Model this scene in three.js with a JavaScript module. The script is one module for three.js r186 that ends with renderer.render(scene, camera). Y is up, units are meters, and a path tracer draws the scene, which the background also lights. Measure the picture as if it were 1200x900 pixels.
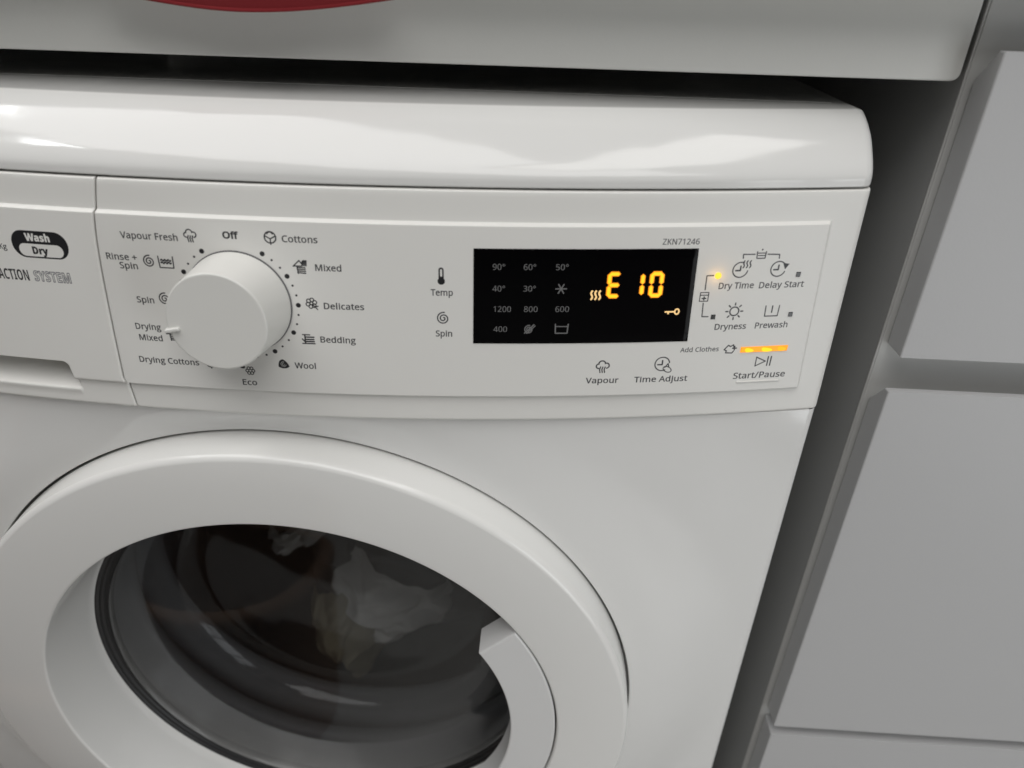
import * as THREE from 'three';
import { mergeGeometries } from 'three/addons/utils/BufferGeometryUtils.js';
import { RectAreaLightUniformsLib } from 'three/addons/lights/RectAreaLightUniformsLib.js';
import { ImprovedNoise } from 'three/addons/math/ImprovedNoise.js';
import { RoundedBoxGeometry } from 'three/addons/geometries/RoundedBoxGeometry.js';

// ------------------------------------------------------------------ camera, light, exposure
// origin: centre of the washing machine's door; x right along its front, z out of the front; metres
const scene = new THREE.Scene();
const camera = new THREE.PerspectiveCamera(2 * Math.atan(450 / 832) * 180 / Math.PI, 4 / 3, 0.02, 30);
camera.position.set(0.14394, 0.43684, 0.33278);
camera.rotation.set(-0.53046, 0.037725, 0.029783, 'YXZ');
camera.focus = 0.38; camera.userData.fStop = 6.4;
const renderer = new THREE.WebGLRenderer({ antialias: true });
renderer.setSize(1024, 768);
renderer.toneMapping = THREE.LinearToneMapping;
renderer.toneMappingExposure = 1.24;
renderer.shadowMap.enabled = true;
RectAreaLightUniformsLib.init();
scene.background = new THREE.Color().setRGB(0.03, 0.03, 0.03);   // the dim, even rest of the kitchen
function areaLight(name, pos, target, w, h, color, intensity) {
  const l = new THREE.RectAreaLight(color, intensity, w, h);
  l.name = name + '_glow'; l.position.set(...pos); l.lookAt(...target); scene.add(l); return l;
}
const WINDOWS = [
  { name: 'side_window', pos: [-1.4, 2.0, -0.03], target: [0, 0.35, 0.05], w: 1.3, h: 0.16, color: new THREE.Color().setRGB(0.97, 0.99, 1), intensity: 20, glow: 3, label: 'narrow bright window out of frame, high on the left' },
  { name: 'roof_window', pos: [-0.4, 1.95, 0.62], target: [-0.3, 0.2, 0.52], w: 4.4, h: 1.1, color: new THREE.Color().setRGB(1, 0.99, 0.98), intensity: 2.65, glow: 0.2, label: 'broad pale roof window out of frame, above the worktop' },
  { name: 'ceiling_light', pos: [0.72, 1.85, 0.56], target: [0.6, 0.2, 0.5], w: 1.3, h: 0.4, color: new THREE.Color().setRGB(1, 0.98, 0.95), intensity: 3.0, glow: 0.5, label: 'long white ceiling light panel out of frame, above the machine on the right' },
  { name: 'glazed_door', pos: [1.0, 0.05, 0.78], target: [0.1, 0.1, 0.4], w: 0.46, h: 0.8, color: new THREE.Color().setRGB(0.95, 0.98, 1), intensity: 2.3, glow: 0.4, label: 'white glazed garden door out of frame, beside the drawers on the right' },
];
for (const w of WINDOWS) areaLight(w.name, w.pos, w.target, w.w, w.h, w.color, w.intensity);

// ------------------------------------------------------------------ helpers
let seed = 7;
const rnd = () => { seed = (seed * 1664525 + 1013904223) >>> 0; return seed / 4294967296; };
const noise = new ImprovedNoise();
const lerp = (a, b, t) => a + (b - a) * t, clamp = (v, a, b) => Math.min(b, Math.max(a, v));
const sstep = (t) => { t = clamp(t, 0, 1); return t * t * (3 - 2 * t); };
function pl(pts, y) {                                   // piecewise linear x(y); pts sorted by falling y
  if (y >= pts[0][0]) return pts[0][1];
  for (let i = 1; i < pts.length; i++) if (y >= pts[i][0]) { const a = pts[i - 1], b = pts[i]; return lerp(a[1], b[1], (y - a[0]) / (b[0] - a[0])); }
  return pts[pts.length - 1][1];
}
function gridGeo(nu, nv, f, uvf) {                      // f(i, j) -> [x, y, z]
  const p = [], uv = [], idx = [];
  for (let j = 0; j < nv; j++) for (let i = 0; i < nu; i++) { const q = f(i, j); p.push(...q); const t = uvf ? uvf(q) : [q[0], q[1]]; uv.push(...t); }
  for (let j = 0; j + 1 < nv; j++) for (let i = 0; i + 1 < nu; i++) { const a = j * nu + i, b = a + 1, c = a + nu, d = c + 1; idx.push(a, b, d, a, d, c); }
  const g = new THREE.BufferGeometry();
  g.setAttribute('position', new THREE.Float32BufferAttribute(p, 3)); g.setAttribute('uv', new THREE.Float32BufferAttribute(uv, 2));
  g.setIndex(idx); g.computeVertexNormals(); return g;
}
function lathe(pts, seg = 160) { const g = new THREE.LatheGeometry(pts.map(([r, z]) => new THREE.Vector2(r, z)), seg); g.rotateX(Math.PI / 2); return g; }
function arcPts(cx, cy, r, a0, a1, n) { const o = []; for (let k = 0; k <= n; k++) { const a = (a0 + (a1 - a0) * k / n) * Math.PI / 180; o.push([cx + r * Math.cos(a), cy + r * Math.sin(a)]); } return o; }
function box(x0, x1, y0, y1, z0, z1, r = 0) { const g = r ? new RoundedBoxGeometry(x1 - x0, y1 - y0, z1 - z0, 3, r) : new THREE.BoxGeometry(x1 - x0, y1 - y0, z1 - z0); g.translate((x0 + x1) / 2, (y0 + y1) / 2, (z0 + z1) / 2); return g; }
function mesh(name, geo, mat, parent, data) {
  const m = new THREE.Mesh(geo, mat); m.name = name; m.castShadow = m.receiveShadow = true;
  if (data) Object.assign(m.userData, data); parent.add(m); return m;
}
function thing(name, label, category, extra) { const g = new THREE.Group(); g.name = name; g.userData = { label, category, ...extra }; scene.add(g); return g; }
function merged(list) { return mergeGeometries(list.map((g) => { const q = g.index ? g.toNonIndexed() : g; for (const k of Object.keys(q.attributes)) if (!['position', 'normal', 'uv'].includes(k)) q.deleteAttribute(k); return q; })); }

// ------------------------------------------------------------------ materials
function noiseTex(size, fn, repeat) {
  const d = new Uint8Array(size * size * 4);
  for (let y = 0; y < size; y++) for (let x = 0; x < size; x++) { const v = clamp(Math.round(255 * fn(x / size, y / size)), 0, 255); d.set([v, v, v, 255], (y * size + x) * 4); }
  const t = new THREE.DataTexture(d, size, size); t.wrapS = t.wrapT = THREE.RepeatWrapping; t.magFilter = t.minFilter = THREE.LinearFilter; t.repeat.set(repeat, repeat); t.needsUpdate = true; return t;
}
const per = (u, v, f, s) => { const a = u * f, b = v * f; const n = (x, y) => noise.noise(x, y, s); const w = sstep(u), z = sstep(v); return lerp(lerp(n(a, b), n(a - f, b), w), lerp(n(a, b - f), n(a - f, b - f), w), z); };
const smudge = noiseTex(256, (u, v) => 0.62 + 0.22 * per(u, v, 4, 1.3) + 0.12 * per(u, v, 13, 4.1) + 0.05 * per(u, v, 40, 8.2), 3.1);
const ripple = noiseTex(256, (u, v) => 0.5 + 0.3 * per(u, v, 5, 2.2) + 0.12 * per(u, v, 17, 6.3), 4.0);
const peel = noiseTex(256, (u, v) => 0.5 + 0.3 * per(u, v, 48, 3.3) + 0.2 * per(u, v, 90, 1.7), 12);
const std = (rgb, roughness, o = {}) => new THREE.MeshPhysicalMaterial({ color: new THREE.Color().setRGB(...rgb), roughness, ...o });
const M = {
  lid: std([0.71, 0.708, 0.692], 0.17, { specularIntensity: 0.85, roughnessMap: smudge, bumpMap: ripple, bumpScale: 0.0012 }),
  enamel: std([0.755, 0.753, 0.738], 0.13, { roughnessMap: smudge, bumpMap: ripple, bumpScale: 0.0004 }),
  plastic: std([0.76, 0.76, 0.735], 0.42, { roughnessMap: smudge }),
  ring: std([0.785, 0.782, 0.762], 0.2, { roughnessMap: smudge }),
  knob: std([0.7, 0.695, 0.665], 0.28),
  handle: std([0.71, 0.71, 0.705], 0.3, { roughnessMap: smudge }),
  rubber: std([0.012, 0.012, 0.013], 0.42),
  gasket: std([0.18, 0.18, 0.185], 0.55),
  steel: std([0.2, 0.2, 0.205], 0.45, { metalness: 0.8 }),
  glass: std([0.82, 0.825, 0.83], 0.03, { specularIntensity: 0.8, transmission: 1, thickness: 0, ior: 1.5 }),
  cover: std([0.66, 0.665, 0.67], 0.06, { transmission: 1, thickness: 0, ior: 1.46 }),
  display: std([0.0016, 0.0014, 0.0018], 0.12, { specularIntensity: 0.15 }),
  lens: std([0.008, 0.008, 0.009], 0.2),
  laminate: std([0.475, 0.475, 0.478], 0.42, { bumpMap: peel, bumpScale: 0.00006 }),
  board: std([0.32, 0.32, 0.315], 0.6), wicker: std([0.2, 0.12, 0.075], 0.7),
  carcass: std([0.5, 0.5, 0.485], 0.5),
  fascia: std([0.7, 0.7, 0.67], 0.36, { bumpMap: peel, bumpScale: 0.00005 }),
  cloth: std([0.72, 0.71, 0.68], 0.95, { sheen: 0.3 }), cream: std([0.3, 0.27, 0.19], 0.95),
  floor: std([0.5, 0.49, 0.47], 0.35), wall: std([0.6, 0.6, 0.58], 0.9),
  red: std([0.22, 0.016, 0.02], 1), frame: std([0.75, 0.75, 0.74], 0.5),
};
const glowMat = (rgb, k) => new THREE.MeshStandardMaterial({ color: 0x000000, emissive: new THREE.Color().setRGB(...rgb), emissiveIntensity: k, roughness: 0.5 });

// ------------------------------------------------------------------ large structure
mesh('floor', box(-2.5, 2.5, -0.5, -0.46, -0.7, 3), M.floor, scene, { kind: 'structure' });
mesh('wall', box(-2.5, 2.5, -0.46, 2.3, -0.72, -0.62), M.wall, scene, { kind: 'structure' });
for (const w of WINDOWS) {
  const g = thing(w.name, w.label, w.name === 'ceiling_light' ? 'lamp' : w.name === 'glazed_door' ? 'door' : 'window'); g.position.set(...w.pos); g.lookAt(...w.target);
  const f = 0.05, hw = w.w / 2, hh = w.h / 2;
  mesh('frame', merged([box(-hw - f, hw + f, hh, hh + f, -0.05, 0.0), box(-hw - f, hw + f, -hh - f, -hh, -0.05, 0.0), box(-hw - f, -hw, -hh, hh, -0.05, 0.0), box(hw, hw + f, -hh, hh, -0.05, 0.0)]), M.frame, g);
  if (w.name === 'glazed_door') for (const q of [box(-hw, hw, -0.2, -0.16, 0.004, 0.03), box(-hw, hw, 0.16, 0.2, 0.004, 0.03), box(-0.02, 0.02, -hh, -0.2, 0.004, 0.03), box(-0.02, 0.02, 0.2, hh, 0.004, 0.03)]) mesh('glazing_bar', q, M.frame, g);
  mesh('pane', box(-hw, hw, -hh, hh, -0.04, -0.03), glowMat(w.color.toArray(), w.glow), g);
}
mesh('worktop', box(-0.36, 0.9, 0.4340, 0.4740, -0.62, -0.013, 0.003), M.carcass, scene, { label: 'pale kitchen worktop lying over the washing machine and drawers', category: 'worktop' });
// the pale panel hung above the machine, one lower corner rounded
{
  const s = new THREE.Shape(), x0 = -0.34, x1 = 0.3362, y0 = 0.3958, y1 = 0.4336, r = 0.0045;
  s.moveTo(x0, y0); s.lineTo(x1 - r, y0); s.quadraticCurveTo(x1, y0, x1, y0 + r); s.lineTo(x1, y1); s.lineTo(x0, y1); s.closePath();
  const g = new THREE.ExtrudeGeometry(s, { depth: 0.0165, bevelEnabled: true, bevelThickness: 0.001, bevelSize: 0.001, bevelOffset: -0.001, bevelSegments: 3 });
  g.translate(0, 0, -0.0559);
  mesh('fascia_panel', g, M.fascia, scene, { label: 'pale grey satin panel above the washing machine, under the worktop', category: 'panel' });
}
mesh('end_panel', box(-0.345, -0.327, -0.46, 0.4336, -0.6, -0.0384), M.carcass, scene, { label: 'pale upright end panel left of the washing machine', category: 'panel' });

// ------------------------------------------------------------------ drawer cabinet on the right
{
  const t = thing('drawer_cabinet', 'pale grey kitchen cabinet with three handleless drawers, right of the machine', 'cabinet');
  mesh('carcass', box(0.3392, 0.82, -0.4595, 0.4336, -0.6, -0.0384, 0.0008), M.carcass, t);
  mesh('edge_strip', box(0.3382, 0.33915, -0.4595, 0.4336, -0.0396, -0.0384, 0.0004), M.carcass, t);
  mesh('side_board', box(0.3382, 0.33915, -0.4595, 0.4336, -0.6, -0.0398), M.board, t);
  const front = (yb, yt, bevel) => {
    const zf = -0.0207, zb = -0.0380, s = new THREE.Shape(), b = 0.0009;
    s.moveTo(zb + b, yb + b); s.lineTo(zf - b, yb + b); s.lineTo(zf - b, yt - b);
    if (bevel) { s.lineTo(zf - b - 0.0030, yt - b); s.lineTo(zb + b, yt - 0.0146); } else s.lineTo(zb + b, yt - b);
    s.closePath();
    const g = new THREE.ExtrudeGeometry(s, { depth: 0.43 - 2 * b, bevelEnabled: true, bevelThickness: b, bevelSize: b, bevelSegments: 3 });
    g.rotateY(-Math.PI / 2); g.scale(-1, 1, 1);                    // shape x -> z, depth -> x
    const q = g.index; if (q) { const a = q.array; for (let i = 0; i < a.length; i += 3) { const k = a[i]; a[i] = a[i + 1]; a[i + 1] = k; } } else { for (const n of ['position', 'normal', 'uv']) { const at = g.attributes[n], w = at.itemSize; for (let i = 0; i < at.count; i += 3) for (let k = 0; k < w; k++) { const v = at.array[i * w + k]; at.array[i * w + k] = at.array[(i + 1) * w + k]; at.array[(i + 1) * w + k] = v; } } }
    g.computeBoundingBox(); const bb = g.boundingBox;
    g.translate(0.34256 - bb.min.x, 0, zf - bb.max.z);
    return g;
  };
  mesh('drawer_front', front(0.2581, 0.4106, true), M.laminate, t);
  mesh('drawer_front_001', front(-0.0678, 0.2364, true), M.laminate, t);
  mesh('drawer_front_002', front(-0.40, -0.0785, false), M.laminate, t);
}

// ------------------------------------------------------------------ washing machine
const wm = thing('washing_machine', 'white front-loading washer dryer with round door and lit error code', 'washing machine');
const ZL = 0.0239, YL = 0.3515, ZP = 0.0314, YP = 0.2340, BOW = 0.3791, XE = 0.298;
const zPan = (x, y) => ZP + (ZL - ZP) * (y - YP) / (YL - YP) - BOW * x * x;
const zBody = (x) => ZP - 0.0003 - BOW * x * x - 0.0042 * clamp(1 - (x / 0.2935) ** 2, 0, 1);   // sits a little behind the panel in the middle

// --- lid: bowed in plan, rounded front, flat top
{
  const raw = [[0.3530, 0.0232], [0.3565, 0.0228], [0.3605, 0.0207], [0.3660, 0.0160], [0.3708, 0.0112], [0.3748, 0.0066], [0.3780, 0.0023], [0.3804, -0.0020], [0.3819, -0.0056]];
  const curve = new THREE.CatmullRomCurve3(raw.map(([y, z]) => new THREE.Vector3(0, y, z))).getPoints(40).map((v) => [v.y, v.z]);
  const prof = [[0.3521, -0.02], [0.3521, 0.0220], [0.3522, 0.0228], [0.3525, 0.0232], ...curve, [0.38205, -0.0062], [0.38215, -0.0068], [0.3822, -0.0085], [0.3822, -0.02], [0.3822, -0.06], [0.3822, -0.2], [0.3822, -0.56]];
  const cols = [[-0.2985, 1]];
  const r = 0.006, xe = 0.2985;
  for (let k = 6; k >= 0; k--) { const a = k / 6 * Math.PI / 2; cols.push([-(xe - r) - r * Math.sin(a), 0, r * (1 - Math.cos(a))]); }
  for (let k = 1; k < 60; k++) cols.push([lerp(-(xe - r), xe - r, k / 60), 0, 0]);
  for (let k = 0; k <= 6; k++) { const a = k / 6 * Math.PI / 2; cols.push([xe - r + r * Math.sin(a), 0, r * (1 - Math.cos(a))]); }
  cols.push([xe, 1]);
  const g = gridGeo(cols.length, prof.length, (i, j) => {
    const [x, back, dz] = cols[i], [y, z] = prof[j];
    const yy = y - (dz || back ? (y > 0.37 ? (back ? r : dz) * sstep((y - 0.37) / 0.012) * 0.6 : 0) : 0);
    return [x, yy, back ? -0.56 : Math.max(-0.56, z - (z > -0.1 ? BOW * x * x : 0) - dz)];
  });
  mesh('lid', g, M.lid, wm);
  mesh('top_plate', box(-0.286, 0.286, 0.3810, 0.38238, -0.555, -0.055, 0.0001), M.enamel, wm);
}
// --- case behind the front: two sides, top and back
mesh('case', merged([box(0.2945, 0.2968, -0.4585, 0.352, -0.56, -0.03), box(-0.2968, -0.2945, -0.4585, 0.352, -0.56, -0.03), box(-0.2945, 0.2945, 0.345, 0.352, -0.56, -0.012), box(-0.2968, 0.2968, -0.4585, 0.352, -0.565, -0.5601), box(-0.2945, 0.2945, -0.4585, -0.43, -0.56, -0.004)]), M.enamel, wm);

// --- front panel of the body: bowed, dished towards a flat seat round the door
{
  const ZS = 0.022, X1 = 0.2935, Y1 = 0.2332, Y0 = -0.43, angs = new Set();
  for (let k = 0; k < 400; k++) angs.add(k / 400 * 2 * Math.PI);
  for (const [x, y] of [[X1, Y1], [-X1, Y1], [-X1, Y0], [X1, Y0]]) angs.add((Math.atan2(y, x) + 2 * Math.PI) % (2 * Math.PI));
  const A = [...angs].sort((a, b) => a - b); A.push(2 * Math.PI);
  const rs = [[0.185, -0.009], [0.2155, -0.009], [0.2176, -0.009], [0.2177, -0.0085], [0.2178, -0.0010], [0.2180, -0.0003], [0.2183, 0], [0.2186, 0]];
  const g = gridGeo(A.length, rs.length + 34, (i, j) => {
    const a = A[i], c = Math.cos(a), s = Math.sin(a), edge = Math.min(X1 / Math.max(1e-6, Math.abs(c)), (s > 0 ? Y1 : -Y0) / Math.max(1e-6, Math.abs(s)));
    if (j < rs.length) return [rs[j][0] * c, rs[j][0] * s, ZS + rs[j][1]];
    const t = (j - rs.length + 1) / 34, r = lerp(0.2186, edge, Math.pow(t, 1.6)), x = r * c, y = r * s;
    const w = Math.min(0.0145 + 0.06 * Math.abs(c), edge - 0.2186);
    return [x, y, lerp(ZS, zBody(x), sstep((r - 0.2186) / w))];
  });
  const rows = [[Y1, 0], [Y1 + 0.0003, -0.00008], [Y1 + 0.0006, -0.0003], [Y1 + 0.00075, -0.0008], [Y1 + 0.00075, -0.02]];
  const top = gridGeo(80, rows.length, (i, j) => { const x = lerp(-X1, X1, i / 79); return [x, rows[j][0], zBody(x) + rows[j][1]]; });
  const side = (sg) => {
    const cols = []; for (let k = 0; k <= 7; k++) { const b = k / 7 * Math.PI / 2; cols.push([X1 + 0.0045 * Math.sin(b), -0.0045 * (1 - Math.cos(b))]); } cols.push([XE, -0.06]);
    return gridGeo(cols.length, 40, (i, j) => { const y = lerp(Y0, Y1 + 0.0007, j / 39), x = cols[i][0]; return [sg * x, y, zBody(x) + cols[i][1]]; });
  };
  mesh('front_panel', merged([g, top, side(1), side(-1)]), M.enamel, wm);
}

// ------------------------------------------------------------------ printed control panel
const INK = '#1d1d20', PAPER = '#e1e0dc';
function canvasMM(x0, x1, y0, y1, wpx) {               // drawing units: millimetres, y down from y1
  const c = document.createElement('canvas'), s = wpx / (x1 - x0);
  c.width = wpx; c.height = Math.round((y1 - y0) * s);
  const k = c.getContext('2d'); k.fillStyle = PAPER; k.fillRect(0, 0, c.width, c.height);
  k.setTransform(s, 0, 0, s, -x0 * s, y1 * s); k.strokeStyle = k.fillStyle = INK; k.lineCap = k.lineJoin = 'round';
  return { c, k };
}
function text(k, str, x0, y, x1, cap, o = {}) {        // baseline y, stretched between x0 and x1, capital height cap
  k.save(); const F = 100; k.font = (o.bold ? 'bold ' : '') + F + 'px sans-serif'; k.textBaseline = 'alphabetic';
  const w = k.measureText(str).width, sy = cap / (F * 0.714);
  k.translate(x0, -y); k.scale((x1 - x0) / w, sy); if (o.fill) k.fillStyle = o.fill;
  if (o.outline) { k.lineWidth = 7; k.strokeStyle = o.outline; k.strokeText(str, 0, 0); } else { k.fillText(str, 0, 0); if (o.heavy) { k.lineWidth = o.heavy; k.strokeStyle = o.fill || INK; k.strokeText(str, 0, 0); } }
  k.restore();
}
const ln = (k, pts, w = 0.35) => { k.lineWidth = w * 1.25; k.beginPath(); pts.forEach(([x, y], i) => (i ? k.lineTo(x, -y) : k.moveTo(x, -y))); k.stroke(); };
const circ = (k, x, y, r, w = 0.35, a0 = 0, a1 = 2 * Math.PI) => { k.lineWidth = w * 1.25; k.beginPath(); k.arc(x, -y, r, a0, a1); w ? k.stroke() : k.fill(); };
const dot = (k, x, y, r) => circ(k, x, y, r, 0);
function spiral(k, x, y, r, w = 0.42) { const p = []; for (let i = 0; i <= 60; i++) { const t = i / 60, a = 1.4 + t * 4.0 * Math.PI, q = r * (1 - t * 0.85); p.push([x + q * Math.cos(a), y + q * Math.sin(a)]); } ln(k, p, w); }
function waveV(k, x, y, h, w = 0.4, a = 0.28) { const p = []; for (let i = 0; i <= 16; i++) { const t = i / 16; p.push([x + a * Math.sin(t * 2 * Math.PI) + (t - 0.5) * 0.3, y - h / 2 + t * h]); } ln(k, p, w); }
function waveH(k, x0, x1, y, n, a, w = 0.3) { const p = []; for (let i = 0; i <= 40; i++) { const t = i / 40; p.push([lerp(x0, x1, t), y + a * Math.sin(t * n * 2 * Math.PI)]); } ln(k, p, w); }
function vapourIcon(k, x, y, s) {                      // cloud outline over three rising lines
  const B = [[-0.62, 0.12, 0.36], [-0.12, 0.5, 0.5], [0.55, 0.2, 0.42], [0.1, 0.1, 0.4]];
  for (const [r, col] of [[0.1, INK], [-0.08, PAPER]]) { k.save(); k.fillStyle = col; for (const [dx, dy, q] of B) { k.beginPath(); k.arc(x + dx * s, -(y + dy * s), (q + r) * s, 0, 7); k.fill(); } k.restore(); }
  k.save(); k.fillStyle = PAPER; k.fillRect(x - 0.52 * s, -(y + 0.08 * s), 1.05 * s, 0.6 * s); k.restore();
  for (const d of [-0.32, 0.03, 0.38]) ln(k, [[x + d * s, y - s * 0.02], [x + d * s - 0.12 * s, y - s * 0.45], [x + d * s - 0.02 * s, y - s * 0.95]], 0.42);
}
function tubIcon(k, x, y, w, h, inner) { ln(k, [[x - w / 2, y + h / 2], [x - w / 2 + 0.2, y - h / 2], [x + w / 2 - 0.2, y - h / 2], [x + w / 2, y + h / 2]], 0.42); inner && inner(); }
function cottonIcon(k, x, y, r) { circ(k, x, y, r, 0.45); ln(k, [[x - r * 0.9, y + r * 0.25], [x, y - r * 0.25], [x + r * 0.9, y + r * 0.25]], 0.4); ln(k, [[x, y - r * 0.25], [x, y - r * 1.25]], 0.4); circ(k, x, y + r * 0.45, r * 0.5, 0.35, Math.PI * 1.1, Math.PI * 1.9); dot(k, x - r * 0.55, y - r * 0.85, 0.25); dot(k, x + r * 0.55, y - r * 0.85, 0.25); }
function shirtIcon(k, x, y, s, fill = true) {
  ln(k, [[x - s * 1.15, y + s * 0.1], [x - s * 0.2, y + s * 1.0], [x + s * 0.1, y + s * 0.55], [x + s * 0.35, y + s * 0.95], [x + s * 0.15, y + s * 0.15], [x - s * 0.7, y + s * 0.15], [x - s * 1.15, y + s * 0.1]], 0.4);
  if (fill) { for (let i = 0; i < 4; i++) ln(k, [[x - s * 0.55, y - s * (0.05 + 0.28 * i)], [x + s * 0.62, y - s * (0.1 + 0.28 * i)]], 0.42); ln(k, [[x - s * 0.6, y + s * 0.1], [x - s * 0.5, y - s]], 0.4); for (let i = 0; i < 4; i++) ln(k, [[x + s * (0.45 + 0.14 * i), y + s * 1.0], [x + s * (0.2 + 0.2 * i), y + s * 0.2]], 0.35); }
}
function flowerIcon(k, x, y, s) { for (let i = 0; i < 6; i++) { const a = i * Math.PI / 3 + 0.3; circ(k, x - 0.2 + 0.62 * s * Math.cos(a), y + 0.25 + 0.62 * s * Math.sin(a), 0.34 * s, 0.38); } circ(k, x - 0.2, y + 0.25, 0.26 * s, 0.35); ln(k, [[x + 0.2 * s, y - 0.2 * s], [x + 0.95 * s, y - 1.05 * s]], 0.4); ln(k, [[x + 0.5 * s, y - 0.5 * s], [x + 1.05 * s, y - 0.45 * s]], 0.4); }
function bedIcon(k, x, y, s) { ln(k, [[x - s, y + s * 0.75], [x + s * 0.3, y + s * 0.75]], 0.4); for (const [d, o] of [[0.3, 0.1], [-0.15, -0.02], [-0.55, 0.1]]) { ln(k, [[x - s * 0.6 + o, y + d * s], [x + s * 0.95 + o, y + d * s]], 0.55); } ln(k, [[x - s * 1.1, y - s * 0.95], [x + s * 1.1, y - s * 0.95]], 0.45); ln(k, [[x - s * 0.6, y + s * 0.75], [x - s * 0.6, y - s * 0.9]], 0.5); ln(k, [[x - s * 1.1, y - s * 0.1], [x - s * 0.75, y - s * 0.5]], 0.5); }
function woolIcon(k, x, y, s) { k.beginPath(); k.moveTo(x - s, -(y - s * 0.55)); k.quadraticCurveTo(x - s * 0.95, -(y + s), x, -(y + s)); k.quadraticCurveTo(x + s * 0.8, -(y + s * 0.5), x + s * 1.1, -(y - s * 0.5)); k.quadraticCurveTo(x, -(y - s * 1.2), x - s, -(y - s * 0.55)); k.fill(); k.save(); k.strokeStyle = PAPER; for (const q of [0.25, 0.5]) circ(k, x, y, q * s, 0.2, 0.3, 5); k.restore(); }
function clockIcon(k, x, y, r, a0, a1) { circ(k, x, y, r, 0.42, a0, a1); ln(k, [[x - r * 0.6, y - r * 0.1], [x, y - r * 0.1], [x, y + r * 0.5]], 0.55); }
function sunIcon(k, x, y, r) { circ(k, x, y, r * 0.52, 0.5); for (let i = 0; i < 8; i++) { const a = i * Math.PI / 4; ln(k, [[x + r * 0.76 * Math.cos(a), y + r * 0.76 * Math.sin(a)], [x + r * Math.cos(a), y + r * Math.sin(a)]], 0.5); } }

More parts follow.
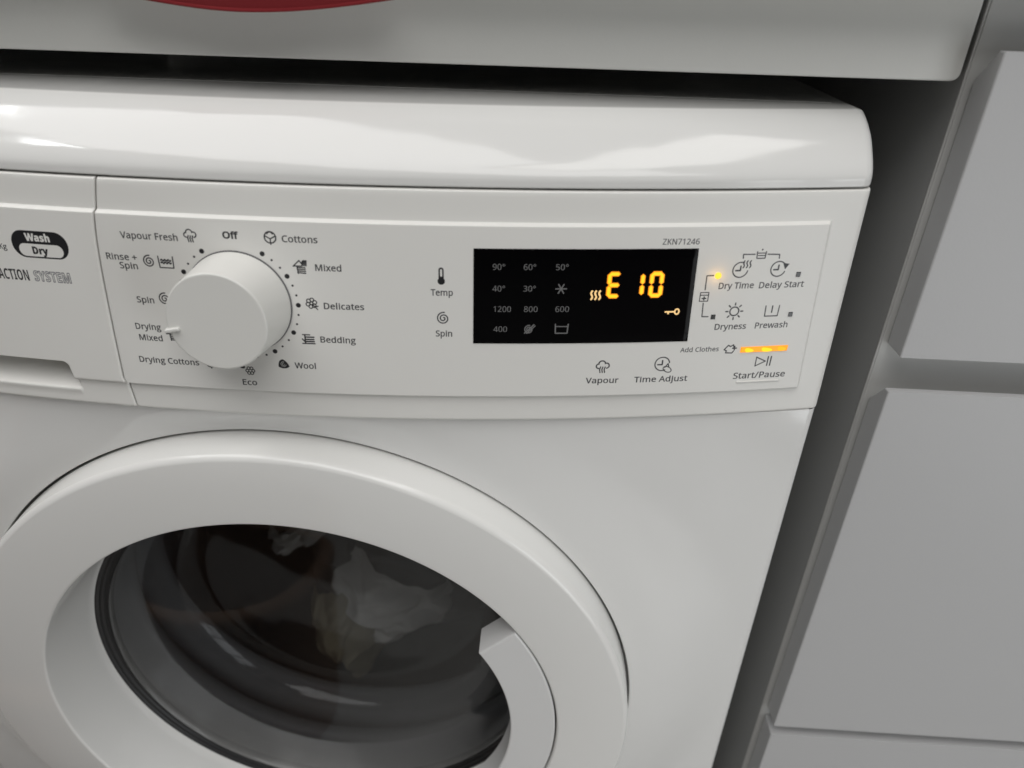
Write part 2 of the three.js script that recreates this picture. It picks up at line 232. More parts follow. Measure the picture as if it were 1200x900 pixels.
const PX = [-66, 285], PY = [246, 340];
const panelMap = (() => {
  const { c, k } = canvasMM(PX[0], PX[1], PY[0], PY[1], 2048), T = (s, a, y, b, cap = 3.2, o) => text(k, s, a, y, b, cap, { heavy: 2.4, ...o });
  // programme dial
  T('Vapour Fresh', -49.6, 325.0, -22.2); vapourIcon(k, -16.4, 327.6, 2.9);
  T('Off', -1.4, 327.1, 5.7, 3.0, { heavy: 7 });
  cottonIcon(k, 20.6, 328.4, 2.6); T('Cottons', 25.7, 326.5, 42.3);
  shirtIcon(k, 33.3, 315.0, 3.1); T('Mixed', 39.5, 313.5, 52.3);
  flowerIcon(k, 36.6, 297.2, 2.7); T('Delicates', 41.8, 294.7, 61.4);
  bedIcon(k, 33.2, 279.2, 2.7); T('Bedding', 38.6, 277.5, 56.1);
  woolIcon(k, 19.4, 265.0, 2.6); T('Wool', 24.9, 263.1, 35.7);
  T('Eco', -3.0, 252.6, 4.9); k.save(); k.beginPath(); k.ellipse(-2.2, -263.2, 2.2, 1.2, 0.5, 0, 7); k.fill(); k.restore(); for (let i = 0; i < 6; i++) circ(k, 2.2 + 1.5 * Math.cos(i * 1.047), 260.6 + 1.5 * Math.sin(i * 1.047), 0.75, 0.35);
  T('Drying Cottons', -54.4, 262.0, -23.2); cottonIcon(k, -17.3, 264.2, 2.6);
  T('Drying', -52.5, 279.8, -39.3); T('Mixed', -51.8, 274.0, -39.3); shirtIcon(k, -33.6, 277.9, 3.1);
  T('Spin', -48.6, 293.8, -39.6); spiral(k, -34.3, 296.3, 3.0);
  T('Rinse +', -59.2, 314.5, -43.8); T('Spin', -53.3, 310.3, -44.1); spiral(k, -38.3, 314.5, 2.9);
  tubIcon(k, -30.2, 314.5, 7.0, 5.4, () => { for (const d of [0.9, -0.3]) waveH(k, -32.6, -27.8, 314.5 + d, 3, 0.35, 0.5); });
  for (let n = 0; n < 12; n++) for (let q = 0; q < 3; q++) { const a = Math.PI / 2 - (n + q / 3) * Math.PI / 6; if (n === 0 || n === 11 && q > 0) continue; dot(k, 1.9 + 28.2 * Math.cos(a), 296.2 + 28.2 * Math.sin(a), q ? 0.5 : 1.15); }
  // temperature and spin keys
  ln(k, [[97.9, 315.3], [97.9, 311]], 1.9); k.save(); k.strokeStyle = PAPER; ln(k, [[97.9, 315.2], [97.9, 312.6]], 0.85); k.restore(); dot(k, 97.9, 309.9, 1.7);
  T('Temp', 92.9, 302.8, 103.4); spiral(k, 98.6, 291.4, 3.1); T('Spin', 94.7, 282.0, 103.0);
  T('ZKN71246', 199.7, 327.7, 217.4, 2.6, { heavy: 1 });
  // option keys
  ln(k, [[239.7, 320.6], [239.5, 322.5], [245.2, 322.4]], 0.4); ln(k, [[251.6, 322.3], [257.4, 322.1], [257.6, 320.2]], 0.4);
  ln(k, [[246.2, 323.6], [246.4, 320.4], [250.4, 320.4], [250.6, 323.6]], 0.4); ln(k, [[246.5, 322.9], [250.4, 322.9]], 0.35); ln(k, [[247.0, 321.7], [250, 321.7]], 0.35); dot(k, 248.5, 324.6, 0.4);
  clockIcon(k, 239.3, 314.9, 3.7, 0.15, 1.62 * Math.PI); for (const d of [0.4, 2.0, 3.6]) waveV(k, 240.2 + d, 317.6, 3.4, 0.45, 0.35);
  clockIcon(k, 258.2, 314.9, 3.7, 0.12 * Math.PI, 1.8 * Math.PI); k.beginPath(); k.moveTo(260.2, -317.7); k.lineTo(263.4, -317.3); k.lineTo(261.6, -314.6); k.fill();
  T('Dry Time', 229.6, 305.5, 247.6); T('Delay Start', 249.8, 305.4, 273.0);
  ln(k, [[226.6, 312.4], [223.3, 312.3], [223.5, 305.3]], 0.4); ln(k, [[223.6, 298.5], [224.0, 291.5], [227.1, 291.4]], 0.4);
  k.lineWidth = 0.4; k.strokeRect(221.5, -303.9, 4.1, 4.4); ln(k, [[221.5, 302.6], [225.6, 302.6]], 0.35); ln(k, [[222.7, 300.9], [224.5, 300.9]], 0.45); ln(k, [[223.6, 301.7], [223.6, 300.1]], 0.45);
  sunIcon(k, 240.0, 293.8, 4.3); T('Dryness', 231.0, 284.3, 247.6);
  tubIcon(k, 259.3, 293.4, 7.0, 5.4, () => ln(k, [[259.3, 296], [259.3, 292.6]], 0.5)); T('Prewash', 251.7, 284.3, 269.4);
  T('Add Clothes', 215.7, 272.7, 235.6, 2.35, { heavy: 1.5 }); ln(k, [[238.3, 273.3], [240.2, 275.6], [241.4, 274.9], [242.8, 275.8], [243.4, 273.9]], 0.45); ln(k, [[238.3, 273.3], [239.6, 272.6], [239.3, 271.5], [242.6, 271.3], [243.3, 272.3]], 0.45); ln(k, [[242.6, 273.9], [244.6, 273.9]], 0.5); ln(k, [[243.6, 274.9], [243.6, 272.9]], 0.5);
  ln(k, [[256.3, 268.4], [256.3, 263.4], [261.4, 265.9], [256.3, 268.4]], 0.42); ln(k, [[262.6, 268.4], [262.5, 263.4]], 0.5); ln(k, [[264.2, 268.4], [264.1, 263.4]], 0.5);
  T('Start/Pause', 245.5, 256.5, 273.8, 3.3);
  vapourIcon(k, 177.3, 265.6, 3.3); T('Vapour', 169.4, 256.6, 186.0, 3.2);
  clockIcon(k, 207.4, 266.5, 3.7, 0.35 * Math.PI, 1.95 * Math.PI); k.lineWidth = 0.42; k.beginPath(); k.ellipse(210.3, -263.4, 2.3, 1.4, 0.5, 0, 7); k.stroke(); ln(k, [[209, 264.5], [210.4, 266.6], [211, 264.6]], 0.4);
  T('Time Adjust', 194.0, 256.6, 221.5, 3.2);
  const t = new THREE.CanvasTexture(c); t.colorSpace = THREE.SRGBColorSpace; t.magFilter = THREE.LinearFilter; return t;
})();
const DX = [-150, -50], drawerMap = (() => {
  const { c, k } = canvasMM(DX[0], DX[1], PY[0], PY[1], 1024);
  text(k, 'Kg', -112.4, 315.9, -108.2, 2.6, { heavy: 3 });
  k.beginPath(); k.roundRect(-104.9, -325.6, 28.2, 13.0, 6.2); k.fill();
  k.fillStyle = PAPER; k.beginPath(); k.roundRect(-101.9, -319.4, 22.2, 6.1, 3.0); k.fill(); k.fillStyle = INK;
  text(k, 'Wash', -97.4, 320.8, -84.9, 3.5, { bold: 1, fill: PAPER, heavy: 5 });
  text(k, 'Dry', -95.6, 314.6, -87.6, 3.4, { bold: 1, heavy: 5 });
  text(k, 'ACTION', -116.8, 300.9, -100.6, 5.2, { bold: 1 });
  text(k, 'SYSTEM', -98.4, 301.1, -79.2, 4.9, { bold: 1, outline: '#77777a' });
  const t = new THREE.CanvasTexture(c); t.colorSpace = THREE.SRGBColorSpace; t.magFilter = THREE.LinearFilter; return t;
})();
const panelMat = std([1, 1, 1], 0.4, { map: panelMap, roughnessMap: null }), drawerMat = std([1, 1, 1], 0.4, { map: drawerMap });

const JOINT = [[0.3516, -0.0569], [0.3440, -0.0587], [0.3363, -0.0602], [0.3290, -0.0613], [0.3225, -0.0621], [0.3120, -0.0629], [0.3017, -0.0635], [0.2767, -0.0645], [0.2520, -0.0651], [0.2490, -0.0643], [0.2353, -0.0628], [0.2330, -0.0626]];
const RAISE = 0.0022, RY = [0.2484, 0.2494, 0.3360, 0.3371];
const raiseY = (y) => (y < RY[0] ? 0 : y < RY[1] ? (y - RY[0]) / (RY[1] - RY[0]) : y <= RY[2] ? 1 : y < RY[3] ? (RY[3] - y) / (RY[3] - RY[2]) : 0);
const range = (a, b, n) => Array.from({ length: n }, (_, i) => lerp(a, b, (i + 1) / (n + 1)));
const ROWS = [[0.2342, -0.02], [0.2342, -0.0012], [0.2344, -0.0004], [0.2350, -0.00006], [0.2357, 0], ...range(0.2357, 0.2482, 6).map((y) => [y, 0]), [0.2482, 0], [0.24838, 0], [0.2485, 0], [0.2493, 0], [0.24945, 0], [0.2498, 0],
  ...range(0.2499, 0.3352, 40).map((y) => [y, 0]), [0.3352, 0], [0.33585, 0], [0.33608, 0], [0.33702, 0], [0.33718, 0], [0.3378, 0], ...range(0.3380, 0.3500, 6).map((y) => [y, 0]), [0.3503, -0.00006], [0.3509, -0.0004], [0.3512, -0.0012], [0.3512, -0.02]];
{
  const xR = (y) => 0.2806 + clamp((0.336 - y) / 0.087, -0.2, 1.2) * 0.0028, G = 0.00035, C = [];
  C.push((y) => [pl(JOINT, y) + G, -0.02], (y) => [pl(JOINT, y) + G, -0.0009], (y) => [pl(JOINT, y) + G + 0.0003, -0.0002], (y) => [pl(JOINT, y) + G + 0.0009, 0]);
  for (const t of range(0, 1, 70)) C.push((y) => [lerp(pl(JOINT, y) + G + 0.0009, xR(y) - 0.0018, t), 0]);
  for (const d of [-0.0018, -0.00125, -0.0009, 0.0001, 0.0004, 0.001]) C.push((y) => [xR(y) + d, 0]);
  for (const t of range(0, 1, 5)) C.push((y) => [lerp(xR(y) + 0.001, 0.2945, t), 0]);
  for (let k = 0; k <= 6; k++) { const a = k / 6 * Math.PI / 2; C.push(() => [0.2945 + 0.0035 * Math.sin(a), -0.0035 * (1 - Math.cos(a))]); }
  C.push(() => [0.298, -0.03]);
  const g = gridGeo(C.length, ROWS.length, (i, j) => {
    const [y, dy] = ROWS[j], [x, dx] = C[i](y), rx = clamp((xR(y) + 0.0002 - x) / 0.0012, 0, 1);
    return [x, y, zPan(x, y) + dx + dy + RAISE * Math.min(rx, raiseY(y))];
  }, (q) => [(q[0] * 1000 - PX[0]) / (PX[1] - PX[0]), (q[1] * 1000 - PY[0]) / (PY[1] - PY[0])]);
  mesh('control_panel', g, panelMat, wm);
}
{ // detergent drawer with its scooped handle
  const HX = [[0.2590, -0.0957], [0.2580, -0.0940], [0.2569, -0.0931], [0.2540, -0.0926], [0.2501, -0.0920], [0.2437, -0.0904], [0.2400, -0.0902]], G = 0.00035, C = [], YT = 0.2588, YB = 0.2432;
  C.push(() => [-0.2965, -0.03], () => [-0.2965, -0.004], () => [-0.2955, -0.001], () => [-0.293, 0]);
  for (const t of range(0, 1, 20)) C.push(() => [lerp(-0.293, -0.262, t), 0]);
  for (const t of range(0, 1, 24)) C.push((y) => [lerp(-0.262, pl(HX, y) - 0.0016, t), 0]);
  for (const d of [-0.0016, -0.0010, -0.0007, 0, 0.0003, 0.0009]) C.push((y) => [pl(HX, y) + d, 0]);
  for (const t of range(0, 1, 12)) C.push((y) => [lerp(pl(HX, y) + 0.0009, pl(JOINT, y) - G - 0.0009, t), 0]);
  C.push((y) => [pl(JOINT, y) - G - 0.0009, 0], (y) => [pl(JOINT, y) - G - 0.0003, -0.0002], (y) => [pl(JOINT, y) - G, -0.0009], (y) => [pl(JOINT, y) - G, -0.02]);
  const R = [...ROWS.filter((r) => r[0] < 0.2415), ...range(0.2415, 0.2590, 26).map((y) => [y, 0]), [0.2590, 0], [0.25885, 0], [0.2586, 0], [0.2583, 0], [0.2577, 0], ...ROWS.filter((r) => r[0] > 0.2594 || (r[0] > 0.2415 && r[0] < 0.2575 && false))].sort((a, b) => a[0] - b[0] || (a[0] < 0.3 ? a[1] - b[1] : b[1] - a[1]));
  const g = gridGeo(C.length, R.length, (i, j) => {
    const [y, dy] = R[j], [x, dx] = C[i](y);
    const inX = x > -0.2625 ? clamp((pl(HX, y) - 0.0001 - x) / 0.0007, 0, 1) : 0, prof = y > YT ? 0 : y > YT - 0.0003 ? 1 : y > YB ? (y - YB) / (YT - 0.0003 - YB) : 0;
    const deep = inX * Math.pow(prof, 0.8) * 0.024, lip = inX * (y < YB && y > 0.2405 ? 0.0008 * Math.sin((y - 0.2405) / (YB - 0.2405) * Math.PI) : 0);
    const rz = RAISE * raiseY(y) * (y < YT ? 1 - inX : 1);
    return [x, y, zPan(x, y) + dx + dy + rz - deep + lip];
  }, (q) => [(q[0] * 1000 - DX[0]) / (DX[1] - DX[0]), (q[1] * 1000 - PY[0]) / (PY[1] - PY[0])]);
  mesh('detergent_drawer', g, drawerMat, wm);
}
// --- pieces laid on the bowed panel: sheets with their own thickness
function onPanel(poly, h, base = RAISE) {               // poly in mm, convex or simple outline; a slab of height h with a rounded rim
  const s = new THREE.Shape(poly.map(([x, y]) => new THREE.Vector2(x / 1000, y / 1000)));
  const g = new THREE.ExtrudeGeometry(s, { depth: h, bevelEnabled: false, steps: 1, curveSegments: 24 });
  const p = g.attributes.position; for (let i = 0; i < p.count; i++) p.setZ(i, zPan(p.getX(i), p.getY(i)) + base + p.getZ(i) - 0.0004 * 0);
  g.computeVertexNormals(); return g;
}
function slabGrid(x0, x1a, x1b, y0, y1, h, base = RAISE) {   // quadrilateral plate following the bow, right side from x1b (bottom) to x1a (top)
  const n = 40, m = 8, e = 0.0003, us = [0, 0, ...range(0, 1, n), 1, 1], vs = [0, 0, ...range(0, 1, m), 1, 1];
  return gridGeo(us.length, vs.length, (i, j) => { const v = vs[j], y = lerp(y0, y1, v) / 1000, x = lerp(x0, lerp(x1b, x1a, v), us[i]) / 1000; const rim = i === 0 || j === 0 || i === us.length - 1 || j === vs.length - 1; return [x, y, zPan(x, y) + base + (rim ? -e : h)]; });
}
const disp = mesh('display', slabGrid(112.9, 217.4, 218.5, 278.7, 325.7, 0.00028), M.display, wm);
{ // what the display shows, over its black glass
  const base = RAISE + 0.0003, h = 0.00015, amber = glowMat([1, 0.54, 0.012], 1.15), pale = glowMat([1, 0.66, 0.28], 0.8), dim = std([0.17, 0.17, 0.17], 0.5);
  const sheet = (w, hh, draw) => 0;
  const bar = (x0, y0, x1, y1, w) => { const dx = x1 - x0, dy = y1 - y0, L = Math.hypot(dx, dy), nx = -dy / L * w / 2, ny = dx / L * w / 2, ux = dx / L * w / 2, uy = dy / L * w / 2; return [[x0 - ux * 0.6, y0 - uy * 0.6], [x0 + nx + ux * 0.2, y0 + ny + uy * 0.2], [x1 + nx - ux * 0.2, y1 + ny - uy * 0.2], [x1 + ux * 0.6, y1 + uy * 0.6], [x1 - nx - ux * 0.2, y1 - ny - uy * 0.2], [x0 - nx + ux * 0.2, y0 - ny + uy * 0.2]]; };
  const orange = glowMat([1, 0.3, 0.004], 0.85), seg = (p) => { mesh('digit_segment', onPanel(p, h, base), orange, disp); const cx = p.reduce((a, q) => a + q[0], 0) / p.length, cy = p.reduce((a, q) => a + q[1], 0) / p.length, wide = Math.abs(p[0][0] - p[3][0]) > Math.abs(p[0][1] - p[3][1]); mesh('segment_core', onPanel(p.map(([x, y]) => [cx + (x - cx) * (wide ? 0.86 : 0.62), cy + (y - cy) * (wide ? 0.62 : 0.86)]), h, base + 0.00012), amber, disp); };
  const digit = (x0, x1, y0, y1, on) => {
    const sl = 0.0, ym = (y0 + y1) / 2, w = 2.35, i = w / 2, X = (x, y) => x + sl * (y - ym), g = 0.25;
    const S = { a: [x0 + i + g, y1 - i, x1 - i - g, y1 - i], d: [x0 + i + g, y0 + i, x1 - i - g, y0 + i], g: [x0 + i + g, ym, x1 - i - g, ym], f: [x0 + i, ym + g + 0.5, x0 + i, y1 - i - g], e: [x0 + i, y0 + i + g, x0 + i, ym - g - 0.5], b: [x1 - i, ym + g + 0.5, x1 - i, y1 - i - g], c: [x1 - i, y0 + i + g, x1 - i, ym - g - 0.5] };
    for (const q of on) { const [a, b, c, d] = S[q]; seg(bar(X(a, b), b, X(c, d), d, w)); }
  };
  digit(175.4, 182.4, 301.8, 315.1, 'afged'); digit(186.9, 193.6, 302.6, 314.6, 'bc'); digit(195.6, 202.7, 301.9, 315.1, 'abcdef');
  const stroke = (pts, w) => { const o = [], b = []; for (let i = 0; i < pts.length; i++) { const p = pts[Math.max(0, i - 1)], q = pts[Math.min(pts.length - 1, i + 1)], dx = q[0] - p[0], dy = q[1] - p[1], L = Math.hypot(dx, dy); o.push([pts[i][0] - dy / L * w / 2, pts[i][1] + dx / L * w / 2]); b.unshift([pts[i][0] + dy / L * w / 2, pts[i][1] - dx / L * w / 2]); } return [...o, ...b]; };
  for (const d of [-1.9, 0, 1.9]) mesh('heat_wave', onPanel(stroke(Array.from({ length: 13 }, (_, i) => [170.6 + d + 0.5 * Math.sin(i / 12 * 6.28) + (i / 12 - 0.5) * 0.7, 301.2 + i / 12 * 4.6]), 0.85), h, base), pale, disp);
  const hole = stroke(Array.from({ length: 15 }, (_, i) => [211.0 + 1.05 * Math.cos(i / 14 * 6.28 + 3.15), 294.6 + 1.35 * Math.sin(i / 14 * 6.28 + 3.15)]), 0.7);
  mesh('key_symbol', merged([onPanel(hole, h, base), onPanel([[205.0, 294.9], [209.7, 294.9], [209.7, 294.2], [207.2, 294.2], [207.2, 293.4], [206.4, 293.4], [206.4, 294.2], [205.0, 294.2]], h, base)]), pale, disp);
}
// grey figures printed under the display glass (flat print on a thin film)
{
  const { c, k } = canvasMM(114, 170, 280, 324, 1024); k.fillStyle = '#050506'; k.fillRect(114, -324, 56, 44); k.fillStyle = k.strokeStyle = '#747474';
  const T = (s, x, y, w) => text(k, s, x - w / 2, y - 1.35, x + w / 2, 2.8, { fill: '#747474', heavy: 0.5 });
  T('90°', 124.6, 317.2, 6.2); T('60°', 138.9, 317.2, 6.2); T('50°', 153.9, 317.2, 6.4); T('40°', 124.8, 306.7, 6.2); T('30°', 139.2, 306.7, 6.2);
  T('1200', 126.5, 296.5, 8.8); T('800', 140.1, 296.5, 6.9); T('600', 155.1, 296.5, 7.0); T('400', 125.9, 286.2, 6.8);
  for (let i = 0; i < 3; i++) { const a = i * Math.PI / 3; ln(k, [[154 - 2.5 * Math.cos(a), 306.7 - 2.5 * Math.sin(a)], [154 + 2.5 * Math.cos(a), 306.7 + 2.5 * Math.sin(a)]], 0.5); }
  spiral(k, 139.6, 286.1, 2.2, 0.45); ln(k, [[137.6, 284.2], [142.0, 288.6]], 0.5); ln(k, [[138.6, 284.0], [142.6, 288.0]], 0.4);
  ln(k, [[152.3, 288.8], [152.5, 284.1], [158.2, 284.1], [158.5, 288.8]], 0.5); ln(k, [[152.4, 287.6], [158.4, 287.6]], 0.4);
  const t = new THREE.CanvasTexture(c); t.colorSpace = THREE.SRGBColorSpace; t.magFilter = THREE.LinearFilter;
  const g = gridGeo(30, 8, (i, j) => { const x = lerp(0.1142, 0.1698, i / 29), y = lerp(0.2802, 0.3238, j / 7); return [x, y, zPan(x, y) + RAISE + 0.00036]; }, (q) => [(q[0] * 1000 - 114) / 56, (q[1] * 1000 - 280) / 44]);
  mesh('printed_figures', g, std([1, 1, 1], 0.12, { map: t, specularIntensity: 0.15 }), disp);
}
// indicator lenses, the lit lamp, the lit start bar and the ridge under the start key
for (const [x, y] of [[269.0, 311.9], [229.7, 291.2], [269.4, 291.2]]) mesh('indicator_lens', slabGrid(x - 1.1, x + 1.1, x + 1.1, y - 1.15, y + 1.15, 0.00025), M.lens, wm);
{
  const x = 0.2287, y = 0.3122, z = zPan(x, y) + RAISE, g = new THREE.SphereGeometry(0.0017, 24, 12); g.scale(1, 1, 0.35); g.translate(x, y, z);
  mesh('indicator_lamp', g, glowMat([1, 0.66, 0.06], 1.1), wm, { label: 'lit round amber indicator lamp' });
  const l = new THREE.PointLight(new THREE.Color().setRGB(1, 0.5, 0.05), 0.00003); l.name = 'indicator_lamp_glow'; l.position.set(x, y, z + 0.004); l.castShadow = true; l.shadow.radius = 0.1; scene.add(l);
}
{
  const bar = mesh('light_bar', slabGrid(247.0, 271.8, 271.6, 271.5, 274.3, 0.0004), glowMat([1, 0.33, 0.01], 1.05), wm, { label: 'lit amber light bar over the start key' });
  for (const [x, w] of [[250.4, 3.2], [259.2, 4.2], [267.6, 3.0]]) { const q = new THREE.SphereGeometry(1, 20, 10); q.scale(w / 1000, 0.0012, 0.00025); q.translate(x / 1000, 0.2726, zPan(x / 1000, 0.2726) + RAISE + 0.0004); mesh('lamp_core', q, glowMat(w > 3.1 ? [1, 0.62, 0.015] : [1, 0.42, 0.01], 1.1), bar); }
  const l = new THREE.RectAreaLight(new THREE.Color().setRGB(1, 0.32, 0.03), 0.35, 0.024, 0.003); l.name = 'light_bar_glow'; l.position.set(0.2593, 0.2729, zPan(0.2593, 0.2729) + RAISE + 0.0012); l.lookAt(0.2593 + 0.2, 0.2729 + 0.06, 1.2); scene.add(l);
  const u = new THREE.CapsuleGeometry(0.0006, 0.0225, 4, 10); u.rotateZ(Math.PI / 2); u.rotateY(0.191); u.translate(0.2593, 0.2545, zPan(0.2593, 0.2545) + RAISE - 0.0001); mesh('key_ridge', u, M.knob, wm);
}
// programme knob
{
  const k = new THREE.Group(); k.name = 'program_knob'; wm.add(k);
  k.position.set(0.0019, 0.2963, zPan(0.0019, 0.2963) + RAISE); k.rotation.x = -0.064; k.rotation.y = 0;
  mesh('knob_body', lathe([[0.0236, 0.0006], [0.0246, 0.0006], [0.0249, 0.0008], [0.0248, 0.0022], ...range(0, 1, 8).map((t) => [lerp(0.0247, 0.0228, t), lerp(0.0024, 0.0249, t)]), ...arcPts(0.0219, 0.0251, 0.0009, 0, 85, 6), [0.0217, 0.02602], [0.0203, 0.0260], [0.015, 0.0260], [0.007, 0.0260], [0.0001, 0.0260]], 120), M.knob, k);
  mesh('knob_shadow_ring', lathe([[0.0240, 0.0002], [0.02535, 0.0002], [0.0254, 0.0001]], 90), M.gasket, k);  // flat dark ring, colour standing for the shadow line round the knob base
  const p = new RoundedBoxGeometry(0.0068, 0.0017, 0.0052, 3, 0.0006); p.translate(-0.0207, 0, 0.0251); p.rotateZ(0.2); mesh('pointer', p, M.knob, k);
}

// --- door: ring, glass bowl, black frame, handle
{
  const door = mesh('door', lathe([[0.1600, -0.010], [0.1645, -0.0055], [0.1655, 0.002], [0.1676, 0.025], [0.1690, 0.0405], ...arcPts(0.1708, 0.0419, 0.0016, 180, 95, 6), [0.1735, 0.04365], [0.180, 0.0439], [0.192, 0.0441], [0.203, 0.0439], [0.2105, 0.0434], ...arcPts(0.2114, 0.0394, 0.0040, 84, 4, 8), [0.2155, 0.0370], [0.2159, 0.030], [0.2163, 0.022], [0.2164, 0.012], [0.205, 0.0115]], 220), M.ring, wm);
  const ridge = []; for (let i = 0; i <= 40; i++) { const t = i / 40; ridge.push([lerp(0.1652, 0.1560, t), -0.0055 - 0.004 * t + 0.0009 * Math.abs(Math.sin(t * Math.PI * 3))]); }
  mesh('glass_frame', lathe([[0.1652, -0.02], ...ridge, [0.1555, -0.014]], 180), M.rubber, door);
  const bowl = new THREE.CatmullRomCurve3([[0.1562, -0.0085], [0.1550, -0.0105], [0.1530, -0.018], [0.1495, -0.036], [0.1455, -0.056], [0.1400, -0.070], [0.128, -0.080], [0.100, -0.0862], [0.05, -0.0895], [0.0002, -0.0900]].map(([r, z]) => new THREE.Vector3(r, z, 0))).getPoints(70).map((v) => [v.x, v.y]);
  mesh('door_glass', lathe(bowl, 160), M.glass, door);
  mesh('window_cover', lathe([[0.1568, -0.0078], [0.1550, -0.0060], [0.150, -0.0040], [0.135, -0.0006], [0.110, 0.0034], [0.08, 0.0064], [0.04, 0.0084], [0.0002, 0.0090]], 160), M.cover, door);
  const s = new THREE.Shape(), a0 = -36 * Math.PI / 180, a1 = 33 * Math.PI / 180, ri = 0.1388, ro = 0.1664; s.absarc(0.0008, 0.0005, ro, a0, a1 + 0.015, false); s.absarc(0.0008, 0.0005, ri, a1 - 0.02, a0, true); s.closePath();
  const hg = new THREE.ExtrudeGeometry(s, { depth: 0.018, bevelEnabled: true, bevelThickness: 0.0012, bevelSize: 0.0012, bevelOffset: -0.0003, bevelSegments: 4, curveSegments: 80 }); hg.translate(0, 0, 0.0415 - 0.018);
  mesh('handle', hg, M.handle, door);
  // tub behind the door: rubber bellows and steel drum
  mesh('door_gasket', lathe([[0.166, -0.012], [0.176, -0.014], [0.186, -0.020], [0.188, -0.032], [0.178, -0.040], [0.164, -0.046], [0.160, -0.054], [0.164, -0.062], [0.178, -0.068], [0.182, -0.078], [0.176, -0.088], [0.166, -0.094], [0.163, -0.101], [0.168, -0.106], [0.190, -0.108]], 140), M.gasket, wm);
  const drum = mesh('drum', lathe([[0.172, -0.104], [0.178, -0.110], [0.226, -0.116], [0.236, -0.126], [0.236, -0.385], [0.22, -0.40], [0.11, -0.405], [0.0002, -0.392]], 160), M.steel, wm);
  for (let i = 0; i < 3; i++) { const a = (i * 120 + 95) * Math.PI / 180, p = new RoundedBoxGeometry(0.045, 0.05, 0.24, 3, 0.016); p.translate(0, 0.222, -0.26); p.rotateZ(a); mesh('lifter', p, M.gasket, drum); }
}

// ------------------------------------------------------------------ laundry in the drum
function drape(cx, cy, cz, w, h, tilt, s) {             // a soft cloth lying in folds: a sheet hung over a rounded heap
  const n = 90, ct = Math.cos(tilt), st = Math.sin(tilt);
  return gridGeo(n, n, (i, j) => {
    const u = i / (n - 1) * 2 - 1, v = j / (n - 1) * 2 - 1, q = noise.noise(u * 1.4 + s, v * 1.4, s * 2), q2 = noise.noise(u * 2.6, v * 2.6 + s, s);
    const edge = Math.min(1, 1.25 - Math.max(Math.abs(u), Math.abs(v)) * 0.35), f = Math.sin(4.6 * u + 2.6 * v + 4 * q + s) * 0.5 + 0.5;
    const rr = 1 / Math.max(1, Math.pow(u ** 4 + v ** 4, 0.25) / Math.max(Math.abs(u), Math.abs(v), 1e-6)), x = u * rr * w * (0.95 + 0.2 * q2) * edge, y = v * rr * h * (0.95 + 0.16 * q) * edge, z = -0.6 * (u * u * w + v * v * h * 0.8) + 0.008 * Math.pow(f, 1.6) + 0.012 * q + 0.002 * Math.sin(13 * v - 5 * u + 5 * q2);
    return [cx + x * ct - y * st, cy + x * st + y * ct, cz + z];
  });
}
{
  const t = thing('laundry', 'crumpled whitish laundry inside the drum behind the glass', 'laundry');
  mesh('white_cloth', drape(0.012, -0.090, -0.118, 0.062, 0.042, -0.45, 2.1), M.cloth, t);
  mesh('cream_cloth', drape(-0.028, -0.128, -0.112, 0.038, 0.058, 0.1, 7.7), M.cream, t);
  mesh('white_cloth_001', drape(-0.080, -0.040, -0.165, 0.036, 0.012, 0.35, 4.4), M.cloth, t);
  mesh('grey_cloth', drape(0.01, -0.185, -0.22, 0.15, 0.06, 0.0, 5.4), M.gasket, t);
}

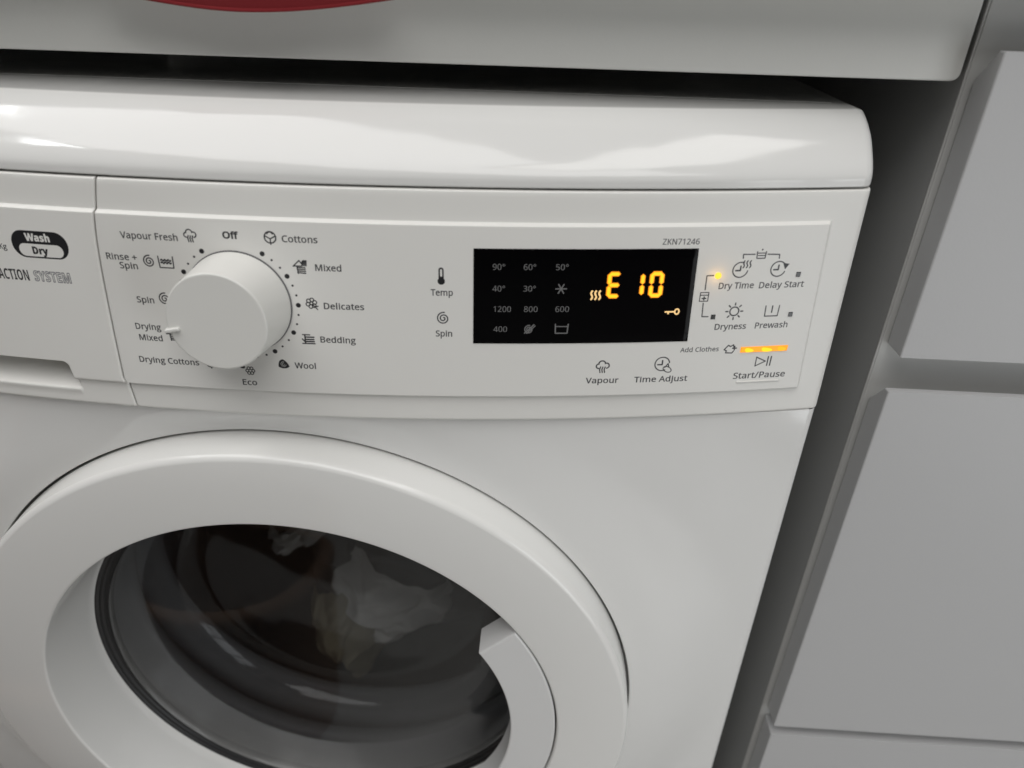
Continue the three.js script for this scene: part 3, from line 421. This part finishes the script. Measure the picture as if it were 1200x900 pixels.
// ------------------------------------------------------------------ added red cloth in place of a blurred smear, reddening and shading the panel below
{
  const t = thing('added_red_cloth', 'added red cloth over the worktop edge, in place of a blurred red smear', 'towel');
  const path = [[0.4750, -0.14], [0.4752, -0.07], [0.4751, -0.019], [0.4735, -0.0112], [0.4680, -0.0085], [0.452, -0.0082], [0.4370, -0.0105], [0.4238, -0.0150]];
  const c = new THREE.CatmullRomCurve3(path.map(([y, z]) => new THREE.Vector3(0, y, z))).getPoints(50);
  mesh('cloth', gridGeo(41, 51, (i, j) => { const q = c[j], u = i / 40, h = sstep(j / 50); return [lerp(-0.058, 0.076, u) + 0.002 * Math.sin(j * 0.2), q.y - 0.0066 * Math.sin(Math.PI * u) * sstep((j - 30) / 20), q.z + 0.0016 * Math.sin(u * 11 + j * 0.05) * h]; }), M.red, t);
  const hem = new THREE.TubeGeometry(new THREE.CatmullRomCurve3(Array.from({ length: 41 }, (_, i) => { const u = i / 40; return new THREE.Vector3(lerp(-0.058, 0.076, u) + 0.002 * Math.sin(10), c[50].y - 0.0066 * Math.sin(Math.PI * u) + 0.0004, c[50].z + 0.0016 * Math.sin(u * 11 + 2.5)); })), 80, 0.0009, 6); mesh('hem', hem, M.red, t);
}
// ------------------------------------------------------------------ added unseen wicker basket, put there to shade and brown the door's lower left
{
  const t = thing('added_basket', 'brown wicker basket added out of view to shade the machine at lower left', 'basket');
  t.position.set(-0.345, -0.46, 0.275);
  const A = 0.27, B = 0.18, H = 0.385;
  const ring = (y, k, r, n = 72) => { const c = new THREE.CatmullRomCurve3(Array.from({ length: 24 }, (_, i) => { const a = i / 24 * Math.PI * 2, e = 0.6; return new THREE.Vector3(A * k * Math.sign(Math.cos(a)) * Math.pow(Math.abs(Math.cos(a)), e), y, B * k * Math.sign(Math.sin(a)) * Math.pow(Math.abs(Math.sin(a)), e)); }), true); return new THREE.TubeGeometry(c, n, r, 6, true); };
  const weave = []; for (let j = 0; j < 21; j++) weave.push(ring(0.012 + j * 0.0178, 0.88 + 0.12 * j / 20, 0.0095));
  mesh('weave', merged(weave), M.wicker, t);
  mesh('rim', ring(H, 1.01, 0.013), M.wicker, t);
  mesh('bottom', box(-A * 0.86, A * 0.86, 0.003, 0.012, -B * 0.86, B * 0.86), M.wicker, t);
}
renderer.render(scene, camera);
